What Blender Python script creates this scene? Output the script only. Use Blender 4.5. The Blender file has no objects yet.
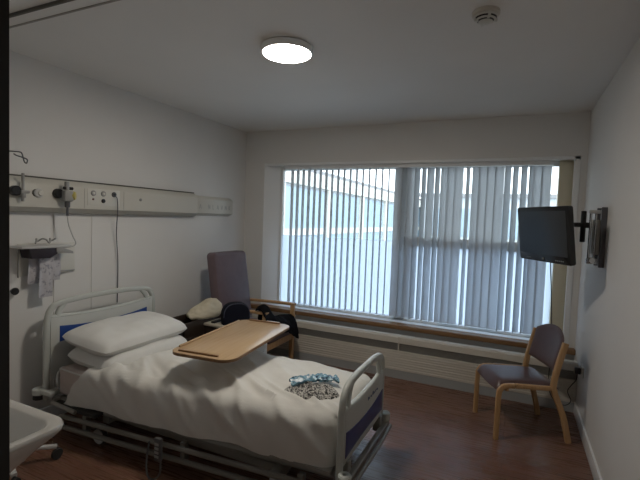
import bpy, bmesh, math, random
from mathutils import Vector, Matrix, noise
random.seed(7)
C = bpy.context.scene.collection
SC = bpy.context.scene
PI = math.pi
XL, XR, YB, ZC = -3.141, 0.552, 4.504, 2.646
OFF = {}

# ------------------------------------------------------------------ materials
def mat(name, col, rough=.5, metal=0., spec=.5, vary=0., vscale=8., bump=0., bscale=60., coat=0., stretch=(1, 1, 1)):
    m = bpy.data.materials.new(name); m.use_nodes = True
    nt = m.node_tree; b = nt.nodes['Principled BSDF']
    b.inputs['Base Color'].default_value = (*col, 1)
    b.inputs['Roughness'].default_value = rough; b.inputs['Metallic'].default_value = metal
    b.inputs['Specular IOR Level'].default_value = spec; b.inputs['Coat Weight'].default_value = coat
    if vary or bump:
        tc = nt.nodes.new('ShaderNodeTexCoord'); mp = nt.nodes.new('ShaderNodeMapping')
        mp.inputs['Scale'].default_value = stretch
        nt.links.new(tc.outputs['Object'], mp.inputs['Vector'])
    if vary:
        n = nt.nodes.new('ShaderNodeTexNoise'); n.inputs['Scale'].default_value = vscale; n.inputs['Detail'].default_value = 5
        nt.links.new(mp.outputs['Vector'], n.inputs['Vector'])
        r = nt.nodes.new('ShaderNodeValToRGB')
        r.color_ramp.elements[0].position = .3; r.color_ramp.elements[1].position = .7
        r.color_ramp.elements[0].color = (*[c * (1 - vary) for c in col], 1)
        r.color_ramp.elements[1].color = (*[min(1, c * (1 + vary)) for c in col], 1)
        nt.links.new(n.outputs['Fac'], r.inputs['Fac']); nt.links.new(r.outputs['Color'], b.inputs['Base Color'])
    if bump:
        n2 = nt.nodes.new('ShaderNodeTexNoise'); n2.inputs['Scale'].default_value = bscale; n2.inputs['Detail'].default_value = 4
        nt.links.new(mp.outputs['Vector'], n2.inputs['Vector'])
        bp = nt.nodes.new('ShaderNodeBump'); bp.inputs['Strength'].default_value = bump; bp.inputs['Distance'].default_value = .01
        nt.links.new(n2.outputs['Fac'], bp.inputs['Height']); nt.links.new(bp.outputs['Normal'], b.inputs['Normal'])
    return m

def emit(name, col, s):
    m = bpy.data.materials.new(name); m.use_nodes = True; nt = m.node_tree; nt.nodes.clear()
    e = nt.nodes.new('ShaderNodeEmission'); o = nt.nodes.new('ShaderNodeOutputMaterial')
    e.inputs['Color'].default_value = (*col, 1); e.inputs['Strength'].default_value = s
    nt.links.new(e.outputs[0], o.inputs[0]); return m

def translucent(name, col, tcol, fac):
    m = bpy.data.materials.new(name); m.use_nodes = True; nt = m.node_tree; nt.nodes.clear()
    d = nt.nodes.new('ShaderNodeBsdfDiffuse'); t = nt.nodes.new('ShaderNodeBsdfTranslucent')
    mx = nt.nodes.new('ShaderNodeMixShader'); o = nt.nodes.new('ShaderNodeOutputMaterial')
    d.inputs[0].default_value = (*col, 1); t.inputs[0].default_value = (*tcol, 1); mx.inputs[0].default_value = fac
    nt.links.new(d.outputs[0], mx.inputs[1]); nt.links.new(t.outputs[0], mx.inputs[2]); nt.links.new(mx.outputs[0], o.inputs[0])
    return m

def clear_glass(name):
    m = bpy.data.materials.new(name); m.use_nodes = True; nt = m.node_tree; nt.nodes.clear()
    t = nt.nodes.new('ShaderNodeBsdfTransparent'); g = nt.nodes.new('ShaderNodeBsdfGlossy')
    t.inputs[0].default_value = (.93, .96, .96, 1); g.inputs['Roughness'].default_value = .02
    lw = nt.nodes.new('ShaderNodeFresnel'); lw.inputs['IOR'].default_value = 1.45
    mx = nt.nodes.new('ShaderNodeMixShader'); o = nt.nodes.new('ShaderNodeOutputMaterial')
    nt.links.new(lw.outputs[0], mx.inputs[0]); nt.links.new(t.outputs[0], mx.inputs[1]); nt.links.new(g.outputs[0], mx.inputs[2])
    nt.links.new(mx.outputs[0], o.inputs[0]); return m

def floor_mat():
    m = mat('floor_vinyl', (.1, .06, .045), .33, spec=.5); nt = m.node_tree; b = nt.nodes['Principled BSDF']
    tc = nt.nodes.new('ShaderNodeTexCoord')
    br = nt.nodes.new('ShaderNodeTexBrick'); br.inputs['Scale'].default_value = 1
    br.inputs['Brick Width'].default_value = 1.2; br.inputs['Row Height'].default_value = .11; br.inputs['Mortar Size'].default_value = .0012
    br.inputs['Color1'].default_value = (.175, .085, .055, 1); br.inputs['Color2'].default_value = (.23, .12, .08, 1)
    br.inputs['Mortar'].default_value = (.09, .045, .03, 1)
    nt.links.new(tc.outputs['Object'], br.inputs['Vector'])
    mp = nt.nodes.new('ShaderNodeMapping'); mp.inputs['Scale'].default_value = (1.2, 22, 1)
    nt.links.new(tc.outputs['Object'], mp.inputs['Vector'])
    n = nt.nodes.new('ShaderNodeTexNoise'); n.inputs['Scale'].default_value = 3; n.inputs['Detail'].default_value = 6
    nt.links.new(mp.outputs['Vector'], n.inputs['Vector'])
    mx = nt.nodes.new('ShaderNodeMixRGB'); mx.blend_type = 'MULTIPLY'; mx.inputs[0].default_value = .35
    nt.links.new(br.outputs['Color'], mx.inputs[1]); nt.links.new(n.outputs['Color'], mx.inputs[2])
    hs = nt.nodes.new('ShaderNodeHueSaturation'); hs.inputs['Saturation'].default_value = 1.; hs.inputs['Value'].default_value = 1.0
    nt.links.new(mx.outputs[0], hs.inputs['Color']); nt.links.new(hs.outputs[0], b.inputs['Base Color'])
    rr = nt.nodes.new('ShaderNodeMapRange'); rr.inputs['To Min'].default_value = .2; rr.inputs['To Max'].default_value = .36
    nt.links.new(n.outputs['Fac'], rr.inputs['Value']); nt.links.new(rr.outputs[0], b.inputs['Roughness'])
    return m

def wood_mat(name, c1, c2, rough=.35, axis='X', scale=5.):
    m = mat(name, c1, rough); nt = m.node_tree; b = nt.nodes['Principled BSDF']
    tc = nt.nodes.new('ShaderNodeTexCoord'); mp = nt.nodes.new('ShaderNodeMapping')
    s = [14, 14, 14]; s['XYZ'.index(axis)] = 1.0
    mp.inputs['Scale'].default_value = s
    nt.links.new(tc.outputs['Object'], mp.inputs['Vector'])
    n = nt.nodes.new('ShaderNodeTexNoise'); n.inputs['Scale'].default_value = scale; n.inputs['Detail'].default_value = 6; n.inputs['Distortion'].default_value = .4
    nt.links.new(mp.outputs['Vector'], n.inputs['Vector'])
    r = nt.nodes.new('ShaderNodeValToRGB'); r.color_ramp.elements[0].position = .3; r.color_ramp.elements[1].position = .7
    r.color_ramp.elements[0].color = (*c1, 1); r.color_ramp.elements[1].color = (*c2, 1)
    nt.links.new(n.outputs['Fac'], r.inputs['Fac']); nt.links.new(r.outputs['Color'], b.inputs['Base Color']); return m

def speckle_mat(name, cols, scale, rough=.8):
    m = mat(name, cols[0], rough); nt = m.node_tree; b = nt.nodes['Principled BSDF']
    tc = nt.nodes.new('ShaderNodeTexCoord')
    n = nt.nodes.new('ShaderNodeTexNoise'); n.inputs['Scale'].default_value = scale; n.inputs['Detail'].default_value = 3
    nt.links.new(tc.outputs['Object'], n.inputs['Vector'])
    r = nt.nodes.new('ShaderNodeValToRGB'); r.color_ramp.interpolation = 'CONSTANT'
    e = r.color_ramp.elements; pos = [0, .42, .5, .58]
    for i, c in enumerate(cols):
        el = e[i] if i < 2 else e.new(pos[i])
        el.position = pos[i]; el.color = (*c, 1)
    nt.links.new(n.outputs['Fac'], r.inputs['Fac']); nt.links.new(r.outputs['Color'], b.inputs['Base Color']); return m

M = dict(
    wall=mat('wall_paint', (.72, .71, .69), .7, vary=.02, vscale=2, bump=.04, bscale=220),
    ceil=mat('ceiling_paint', (.76, .745, .72), .85, vary=.02, vscale=1.5),
    floor=floor_mat(),
    white=mat('white_gloss', (.82, .83, .83), .35),
    upvc=mat('upvc_frame', (.78, .79, .78), .35),
    cream=mat('cream_paint', (.6, .565, .5), .45),
    cream_dark=mat('grille_paint', (.3, .29, .265), .6),
    plinth=mat('grey_plinth', (.36, .37, .37), .5),
    beige=mat('beige_frame', (.62, .57, .43), .5),
    oak=wood_mat('oak_sill', (.20, .105, .045), (.28, .155, .07), .45, 'X'),
    trayx=wood_mat('beech_laminate', (.48, .33, .19), (.53, .375, .225), .24, 'Y', 4),
    traydark=wood_mat('brown_edge', (.22, .12, .055), (.28, .16, .075), .4, 'Y'),
    chairwood=wood_mat('beech_frame', (.42, .245, .11), (.53, .33, .16), .38, 'Z'),
    vinyl=mat('burgundy_vinyl', (.105, .063, .06), .33, vary=.1, vscale=14, bump=.05, bscale=160),
    vinyl_arm=mat('mauve_vinyl', (.14, .10, .112), .5, vary=.08, vscale=10, bump=.05, bscale=140),
    bed=mat('bed_plastic', (.5, .52, .49), .35),
    bedframe=mat('bed_metal', (.25, .24, .215), .42),
    bedpanel=mat('bed_panel', (.52, .53, .5), .4),
    handset=mat('handset_grey', (.07, .07, .072), .5),
    rail=mat('rail_metal', (.16, .15, .132), .45),
    blue=mat('blue_panel', (.014, .055, .24), .4),
    navy=mat('navy_panel', (.036, .05, .17), .35),
    linen=mat('bed_linen', (.66, .645, .605), .85, vary=.03, vscale=5, bump=.18, bscale=26),
    pillow=mat('pillow_linen', (.66, .655, .63), .85, bump=.12, bscale=22),
    mattress=mat('mattress_cover', (.5, .42, .385), .5, vary=.04),
    black=mat('black_plastic', (.012, .012, .014), .35),
    rubber=mat('black_rubber', (.02, .02, .02), .7),
    gloss=mat('tv_screen', (.012, .014, .017), .12, spec=1.),
    tvcase=mat('tv_case', (.012, .013, .015), .2),
    steel=mat('steel', (.62, .62, .62), .25, metal=1),
    darksteel=mat('dark_metal', (.13, .13, .14), .45, metal=.6),
    ceramic=mat('ceramic', (.54, .52, .485), .12, spec=.6),
    darkwood=mat('door_frame_paint', (.018, .017, .016), .5),
    trunk=mat('trunking_cream', (.56, .545, .49), .4),
    trunklip=mat('trunking_lip', (.4, .39, .35), .45),  # darker cream: shadow line under the trunking put into colour; also its joints
    seam=mat('dark_seam', (.09, .085, .075), .6),
    plate=mat('socket_plate', (.62, .61, .56), .4),
    yellow=mat('yellow_cap', (.5, .42, .12), .4),
    grey=mat('grey_plastic', (.3, .3, .29), .5),
    lgrey=mat('pale_grey_plastic', (.5, .5, .49), .45),
    mark=mat('grey_lettering', (.33, .33, .315), .6),
    bluemark=mat('blue_lettering', (.06, .1, .22), .5),
    locker=mat('locker_brown', (.035, .024, .018), .45, vary=.15, vscale=12),
    pale=mat('pale_laminate', (.55, .50, .41), .4),
    bag=mat('cream_canvas', (.56, .505, .385), .9, vary=.05, vscale=10, bump=.25, bscale=30),
    cap=mat('navy_fabric', (.007, .008, .016), .8, spec=.15, bump=.15, bscale=90),
    piping=mat('navy_piping', (.05, .055, .085), .6),
    cloth=mat('black_cloth', (.006, .006, .008), .9, spec=.1, bump=.3, bscale=40),
    purple=mat('purple_box', (.02, .014, .022), .6),
    paper=speckle_mat('printed_paper', ((.5, .49, .52), (.5, .49, .52), (.47, .46, .49), (.3, .3, .34)), 42, .7),
    scarf=speckle_mat('speckled_knit', ((.03, .03, .03), (.2, .19, .18), (.55, .54, .5), (.1, .095, .09)), 55, .9),
    plastic=speckle_mat('blue_plastic_bag', ((.03, .07, .11), (.19, .36, .46), (.13, .27, .37), (.62, .72, .78)), 24, .25),
    vane=translucent('blind_fabric', (.62, .63, .64), (.84, .87, .9), .55),
    frost=translucent('frosted_glass', (.35, .37, .4), (.74, .82, .9), .80),
    glass=clear_glass('clear_glass'),
    lamp=emit('lamp_diffuser', (1, .92, .81), 74),
    clad=mat('outside_cladding', (.6, .63, .66), .7),
    fascia=mat('outside_fascia', (.72, .70, .64), .7),
    owin=mat('outside_window', (.36, .47, .56), .3),
    roof=mat('outside_roof', (.3, .3, .31), .8),
    ground=mat('outside_paving', (.4, .41, .41), .9, vary=.1),
    copper=mat('dark_red_cap', (.13, .035, .03), .5),
)

# ------------------------------------------------------------------ mesh helpers
def merge(bm, t, mtx=None):
    if mtx is not None: bmesh.ops.transform(t, matrix=mtx, verts=t.verts)
    me = bpy.data.meshes.new('tmp'); t.to_mesh(me); t.free(); bm.from_mesh(me); bpy.data.meshes.remove(me)
    return bm

def box(bm, x0, x1, y0, y1, z0, z1, bev=0., seg=2, mtx=None):
    t = bmesh.new(); bmesh.ops.create_cube(t, size=1)
    bmesh.ops.transform(t, matrix=Matrix.Translation(((x0+x1)/2, (y0+y1)/2, (z0+z1)/2)) @ Matrix.Diagonal((abs(x1-x0), abs(y1-y0), abs(z1-z0), 1)), verts=t.verts)
    if bev: bmesh.ops.bevel(t, geom=t.edges[:], offset=bev, segments=seg, profile=.5, affect='EDGES')
    return merge(bm, t, mtx)

def B(*a, **k): return box(bmesh.new(), *a, **k)

def frame_for(axis):
    z = Vector(axis).normalized(); u = Vector((0, 0, 1)) if abs(z.z) < .9 else Vector((1, 0, 0))
    x = u.cross(z).normalized(); y = z.cross(x)
    return Matrix((x, y, z)).transposed().to_4x4()

def lathe(bm, prof, c=(0, 0, 0), axis=(0, 0, 1), seg=24):
    """prof: (radius, height) pairs from one end to the other"""
    t = bmesh.new(); rings = []
    for r, h in prof:
        if r < 1e-5: rings.append([t.verts.new((0, 0, h))])
        else: rings.append([t.verts.new((r*math.cos(2*PI*k/seg), r*math.sin(2*PI*k/seg), h)) for k in range(seg)])
    for a, b in zip(rings, rings[1:]):
        for k in range(seg):
            k2 = (k+1) % seg
            q = [a[k % len(a)], a[k2 % len(a)], b[k2 % len(b)], b[k % len(b)]]
            f = []
            for v in q:
                if v not in f: f.append(v)
            if len(f) > 2: t.faces.new(f)
    for rg in (rings[0], rings[-1]):
        if len(rg) > 2: t.faces.new(rg)
    bmesh.ops.recalc_face_normals(t, faces=t.faces)
    return merge(bm, t, Matrix.Translation(c) @ frame_for(axis))

def cyl(bm, a, b, r, seg=16, bev=.0):
    a, b = Vector(a), Vector(b); h = (b-a).length
    p = [(r, 0), (r, h)] if not bev else [(r-bev, 0), (r, bev), (r, h-bev), (r-bev, h)]
    return lathe(bm, p, a, b-a, seg)

def smooth(pts, n=6, closed=False):
    pts = [Vector(p) for p in pts]; out = []; N = len(pts)
    for i in range(N if closed else N-1):
        if closed: p0, p1, p2, p3 = pts[i-1], pts[i], pts[(i+1) % N], pts[(i+2) % N]
        else: p0, p1, p2, p3 = pts[max(i-1, 0)], pts[i], pts[i+1], pts[min(i+2, N-1)]
        for k in range(n):
            t = k/n
            out.append(.5*((2*p1)+(-p0+p2)*t+(2*p0-5*p1+4*p2-p3)*t*t+(-p0+3*p1-3*p2+p3)*t**3))
    if not closed: out.append(pts[-1])
    return out

def sweep(bm, pts, section, up=None, closed=False):
    """section: list of (a, b) offsets; a along side, b along up"""
    pts = [Vector(p) for p in pts]; N = len(pts); t = bmesh.new(); rings = []; prev = None
    for i, p in enumerate(pts):
        if closed: d = pts[(i+1) % N]-pts[i-1]
        else: d = pts[min(i+1, N-1)]-pts[max(i-1, 0)]
        d.normalize()
        if up is not None: n = Vector(up)
        elif prev is None: n = Vector((0, 0, 1)) if abs(d.z) < .9 else Vector((1, 0, 0))
        else: n = prev
        n = (n-d*n.dot(d)).normalized(); prev = n; s = d.cross(n)
        rings.append([t.verts.new(p+s*a+n*b) for a, b in section])
    m = len(section)
    for i in range(N if closed else N-1):
        a, b = rings[i], rings[(i+1) % N]
        for k in range(m): t.faces.new((a[k], a[(k+1) % m], b[(k+1) % m], b[k]))
    if not closed: t.faces.new(rings[0]); t.faces.new(rings[-1])
    bmesh.ops.recalc_face_normals(t, faces=t.faces)
    return merge(bm, t)

def tube(bm, pts, r, seg=10, n=5, closed=False, sm=True):
    return sweep(bm, smooth(pts, n, closed) if sm else pts, [(r*math.cos(2*PI*k/seg), r*math.sin(2*PI*k/seg)) for k in range(seg)], closed=closed)

def rrect(w, h, r, n=4):
    o = []
    for cx, cy, a0 in ((w/2-r, h/2-r, 0), (-w/2+r, h/2-r, 90), (-w/2+r, -h/2+r, 180), (w/2-r, -h/2+r, 270)):
        for k in range(n+1):
            a = math.radians(a0+90*k/n); o.append((cx+r*math.cos(a), cy+r*math.sin(a)))
    return o

def prism(bm, pts, f0, f1, bev=0.):
    """pts 2-D outline; f0, f1 map (a, b) to the two faces"""
    t = bmesh.new(); A = [t.verts.new(f0(*p)) for p in pts]; D = [t.verts.new(f1(*p)) for p in pts]
    fa = t.faces.new(A); fb = t.faces.new(list(reversed(D)))
    for k in range(len(pts)): t.faces.new((A[k], D[k], D[(k+1) % len(pts)], A[(k+1) % len(pts)]))
    bmesh.ops.recalc_face_normals(t, faces=t.faces)
    if bev:
        es = [e for e in t.edges if (e in fa.edges[:] or e in fb.edges[:])] if fa.is_valid else t.edges[:]
        bmesh.ops.bevel(t, geom=es, offset=bev, segments=2, profile=.5, affect='EDGES')
    return merge(bm, t)

def ring_prism(bm, outer, inner, f0, f1):
    t = bmesh.new(); n = len(outer)
    L = [[t.verts.new(f(*p)) for p in q] for q in (outer, inner) for f in (f0, f1)]
    o0, o1, i0, i1 = L
    for k in range(n):
        j = (k+1) % n
        for a, b in ((o0, o1), (o1, i1), (i1, i0), (i0, o0)): t.faces.new((a[k], a[j], b[j], b[k]))
    bmesh.ops.recalc_face_normals(t, faces=t.faces)
    return merge(bm, t)

def grid(bm, f, nu, nv, closed_u=False):
    V = [[bm.verts.new(f(i/nu, j/nv)) for j in range(nv+1)] for i in range(nu if closed_u else nu+1)]
    for i in range(nu):
        for j in range(nv):
            i2 = (i+1) % nu if closed_u else i+1
            bm.faces.new((V[i][j], V[i2][j], V[i2][j+1], V[i][j+1]))
    return bm

def solidify(bm, t):
    """give a sheet thickness t, inwards along its vertex normals"""
    bmesh.ops.recalc_face_normals(bm, faces=bm.faces); bm.normal_update()
    V = bm.verts[:]; F = bm.faces[:]; E = [(e.verts[0], e.verts[1]) for e in bm.edges if len(e.link_faces) == 1]
    W = {v: bm.verts.new(v.co-v.normal*t) for v in V}
    for f in F: bm.faces.new([W[v] for v in reversed(f.verts)])
    for a, b in E: bm.faces.new((a, b, W[b], W[a]))
    bmesh.ops.recalc_face_normals(bm, faces=bm.faces); return bm

def obj(name, bm, m, parent=None, loc=None, ang=35):
    off = OFF[parent.name] if parent is not None else Vector(loc or (0, 0, 0))
    if off.length: bmesh.ops.translate(bm, vec=-off, verts=bm.verts)
    me = bpy.data.meshes.new(name); bm.normal_update(); bm.to_mesh(me); bm.free()
    for p in me.polygons: p.use_smooth = True
    me.set_sharp_from_angle(angle=math.radians(ang))
    for x in (m if isinstance(m, (list, tuple)) else [m]): me.materials.append(x)
    o = bpy.data.objects.new(name, me); C.objects.link(o)
    if parent is not None: o.parent = parent
    else: o.location = off
    OFF[o.name] = off; return o

def tag(o, label, cat, group=None):
    o['label'] = label; o['category'] = cat
    if group: o['group'] = group
    return o

def thing(name, label, cat, loc=(0, 0, 0), rz=0., group=None, local=False):
    """an Empty at the thing's base; local=True: parts are given in its own coordinates"""
    o = bpy.data.objects.new(name, None); o.empty_display_size = .05; C.objects.link(o)
    o.location = loc; o.rotation_euler = (0, 0, rz)
    OFF[o.name] = Vector((0, 0, 0)) if local else Vector(loc)
    return tag(o, label, cat, group)

def struct(name, bm, m, parent=None):
    o = obj(name, bm, m, parent)
    if parent is None: o['kind'] = 'structure'
    return o

def fbm(x, y, z=0., o=4): return noise.fractal(Vector((x, y, z)), 1., 2., o)

# ------------------------------------------------------------------ the room
WX0, WX1, WZ0, WZ1, WY = -2.86, .497, .50, 2.25, 4.66        # window opening and the plane of its frame
struct('floor', B(XL-.2, XR+.2, -1.5, YB+.25, -.1, 0), M['floor'])
struct('ceiling', B(XL-.2, XR+.2, -1.5, YB+.25, ZC, ZC+.1), M['ceil'])
struct('wall_left', B(XL-.2, XL, .45, YB+.25, 0, ZC), M['wall'])
struct('wall_right', B(XR, XR+.2, -1.5, YB+.25, 0, ZC), M['wall'])
bm = bmesh.new()
box(bm, XL, WX0, YB, YB+.25, 0, ZC); box(bm, WX1, XR, YB, YB+.25, 0, ZC)
box(bm, WX0, WX1, YB, YB+.25, WZ1, ZC); box(bm, WX0, WX1, YB, YB+.25, 0, WZ0-.04)
struct('wall_back', bm, M['wall'])
struct('wall_front', B(XL-.2, -.95, .25, .45, 0, ZC), M['wall'])
bm = bmesh.new(); box(bm, -1.12, -.95, -1.5, .25, 0, ZC)
struct('wall_passage', bm, M['wall'])
struct('wall_entrance', B(-1.12, XR+.2, -1.6, -1.5, 0, ZC), M['wall'])
bm = bmesh.new(); box(bm, -.95, -.815, .30, .452, 0, ZC)
struct('door_1', bm, M['darkwood'])                            # the dark door post at the left edge
struct('baseboard_right', B(XR-.016, XR, -1.5, YB-.31, 0, .105, bev=.004), M['white'])
struct('baseboard_left', B(XL, XL+.016, .45, YB-.31, 0, .105, bev=.004), M['white'])
# ceiling strip near the door
bm = bmesh.new(); box(bm, XL, XR, 1.43, 1.50, ZC-.012, ZC)
struct('trim_1', bm, M['ceil'])
bm = bmesh.new(); box(bm, XL, XR, 1.50, 1.512, ZC-.016, ZC)
struct('trim_2', bm, M['cream_dark'])
bm = bmesh.new(); box(bm, XL, XR, 1.418, 1.43, ZC-.016, ZC)
struct('trim_3', bm, M['seam'])
# white architrave inside the opening, reveal boards
bm = bmesh.new()
for x0, x1 in ((WX0, WX0+.012), (WX1-.045, WX1)): box(bm, x0, x1, YB-.012, YB+.05, WZ0, WZ1, bev=.003)
box(bm, WX0, WX1, YB-.012, YB+.05, WZ1-.03, WZ1, bev=.003)
prism(bm, [(WX0, YB-.005), (WX0+.012, YB-.008), (WX0+.165, WY-.02), (WX0+.165, WY+.02), (WX0, WY+.02)], lambda a, b: (a, b, WZ0), lambda a, b: (a, b, WZ1-.005))
struct('trim_4', bm, M['white'])
# sill: white board in the recess, oak nosing at the front
struct('trim_9', B(WX0, WX1, YB-.001, YB+.045, WZ0-.04, WZ0-.008), M['oak'])
struct('trim_5', B(WX0, WX1, YB+.045, WY+.05, WZ0-.04, WZ0-.005), M['white'])
struct('trim_6', B(XL+.10, XR-.002, YB-.085, YB-.001, WZ0-.055, WZ0-.008, bev=.006), M['oak'])

# window
MX, TZ = -1.14, 1.385
bm = bmesh.new()
box(bm, WX0, WX0+.19, WY-.03, WY+.05, WZ0, WZ1, bev=.004)
box(bm, MX-.06, MX+.06, WY-.02, WY+.05, WZ0, WZ1, bev=.004)
box(bm, WX0, WX1, WY-.02, WY+.05, WZ1-.07, WZ1, bev=.004)
box(bm, WX0, WX1, WY-.02, WY+.05, WZ0-.005, WZ0+.025, bev=.004)
box(bm, MX, WX1-.1, WY-.02, WY+.05, TZ-.05, TZ+.05, bev=.004)
win = struct('window_1', bm, M['upvc'])
obj('side_frame', B(WX1-.155, WX1, WY-.06, WY+.06, WZ0, WZ1, bev=.004), M['beige'], win)['label'] = 'beige side frame panel'
for (x0, x1) in ((WX0+.18, MX-.055), (MX+.055, WX1-.14)):
    obj('pane', B(x0, x1, WY+.012, WY+.018, TZ-.010, WZ1-.06), M['glass'], win)
    obj('frosted_pane', B(x0, x1, WY+.012, WY+.018, WZ0+.02, TZ-.012), M['frost'], win)['label'] = 'frosted lower pane'

# vertical blind: headrail, vanes
BY = 4.575
bl = thing('vertical_blind', 'wide grey-white vertical blind covering the window, left half open and right half closed', 'blind', (-1.16, BY, WZ0))
obj('headrail', B(-2.60, .29, BY-.022, BY+.022, WZ1-.068, WZ1-.024, bev=.004), M['white'], bl)
def vane(x, phi, ztop=WZ1-.072, zbot=.545, w=.089, curve=.006):
    d = Vector((math.cos(phi), math.sin(phi), 0)); n = Vector((-d.y, d.x, 0))
    bm = bmesh.new()
    def f(u, v):
        s = u-.5
        return Vector((x, BY, zbot+(ztop-zbot)*v))+d*(s*w)+n*(curve*(1-4*s*s))
    grid(bm, f, 6, 1)
    return solidify(bm, .0012)
k = 0; x = -2.505
while x < -1.235:
    obj('vane', vane(x, PI/2+.10+random.uniform(-.03, .03)+.02*k/17), M['vane'], bl); x += .0755; k += 1
# closed half: (x, angle in degrees from the window plane)
right = [(-1.185, 12), (-1.125, 66), (-1.05, 40), (-.985, 62), (-.915, 70), (-.845, 42), (-.775, 66), (-.70, 30), (-.635, 20), (-.56, 12),
         (-.47, 72), (-.39, 30), (-.325, 8), (-.25, 4), (-.175, 14), (-.10, 50), (-.03, 56), (.045, 52), (.11, 58), (.165, 4), (.235, 6)]
for i, (x, a) in enumerate(right):
    obj('vane', vane(x, math.radians(a)), M['vane'], bl)
bm = bmesh.new(); tube(bm, [(-2.50+.0755*i, BY-.012, (.555)+(.003 if i % 2 else 0)) for i in range(36)], .0018, 5, 2)
obj('bottom_chain', bm, M['white'], bl)

# heater casing below the window
ht = thing('convector_heater', 'long cream convector heater casing with dark slotted grille below the window sill', 'heater', (-1.2, 4.35, 0))
HX0, HX1, HY = XL+.02, XR-.003, 4.2
bm = bmesh.new(); prism(bm, [(4.30, .43), (4.225, .435), (4.205, .42), (4.2, .365), (4.30, .345)], lambda a, b: (HX0, a, b), lambda a, b: (HX1, a, b))
obj('top_panel', bm, M['cream'], ht)
obj('rear_shade_panel', B(HX0, HX1, 4.30, 4.5, .30, .345), M['plinth'], ht)  # added panel; its grey stands in for the shade under the sill
bm = bmesh.new(); box(bm, HX0, HX1, 4.225, 4.29, .285, .365)
for i in range(7): box(bm, HX0, HX1, 4.212, 4.235, .288+i*.0112, .292+i*.0112)
obj('grille', bm, M['cream_dark'], ht)
bm = bmesh.new()
for i in range(8):
    z = .085+i*.025; box(bm, HX0, HX1, 4.203+.002*(i % 2), 4.5, z, z+.0245, bev=.003, seg=1)
obj('front_panel', bm, M['cream'], ht)
obj('plinth', B(HX0, HX1, 4.208, 4.5, 0, .085), M['plinth'], ht)
for x in (-2.2, -1.02, .12): obj('joint_strip', B(x, x+.012, 4.197, 4.24, .288, .43), M['cream'], ht)

# ceiling lamp and smoke detector
LC = (-1.342, 2.325, ZC)
lp = thing('ceiling_light', 'round flush ceiling light, lit, with slim rim', 'light', LC)
bm = bmesh.new(); lathe(bm, [(.150, 0), (.160, -.006), (.160, -.036), (.153, -.042), (.149, -.042), (.149, -.034), (0, -.034)], LC, seg=48)
obj('rim', bm, M['white'], lp)
bm = bmesh.new(); lathe(bm, [(.1485, -.036), (.146, -.044), (.10, -.047), (0, -.048)], LC, seg=48)
obj('diffuser', bm, M['lamp'], lp)
SD = (-.193, 2.278, ZC)
sd = thing('smoke_detector', 'small round white smoke detector with dark vents on the ceiling', 'smoke detector', SD)
bm = bmesh.new(); lathe(bm, [(.066, 0), (.066, -.014), (.06, -.018), (.0, -.018)], SD, seg=32); obj('base', bm, M['cream'], sd)
bm = bmesh.new(); lathe(bm, [(.053, -.018), (.051, -.034), (.034, -.046), (0, -.046)], SD, seg=32); obj('vent', bm, M['black'], sd)
bm = bmesh.new(); lathe(bm, [(.0535, -.0185), (.056, -.022), (.056, -.028), (.0528, -.030), (.0515, -.024)], SD, seg=32); obj('cover_ring', bm, M['plate'], sd)
bm = bmesh.new(); lathe(bm, [(.048, -.036), (.050, -.038), (.043, -.044), (.040, -.042)], SD, seg=32); obj('cover_ring', bm, M['plate'], sd)
bm = bmesh.new(); lathe(bm, [(.034, -.044), (.033, -.049), (.02, -.056), (0, -.057)], SD, seg=32); obj('cover', bm, M['plate'], sd)
for q in range(4):
    obj('vent_rib', B(.03, .0555, -.006, .006, -.045, -.018, mtx=Matrix.Translation(SD) @ Matrix.Rotation(q*PI/2+.4, 4, 'Z')), M['plate'], sd)

# ------------------------------------------------------------------ bed
BED = (-1.87, 2.39, 0)
bd = thing('hospital_bed', 'white and blue hospital bed with grey rails, made up with white linen', 'bed', BED)
XH, XF = -2.965, -.775
def ys(x):
    t = (x-XH)/(XF-XH); return (1.885+(2.035-1.885)*t, 2.85+(2.775-2.85)*t)

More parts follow.
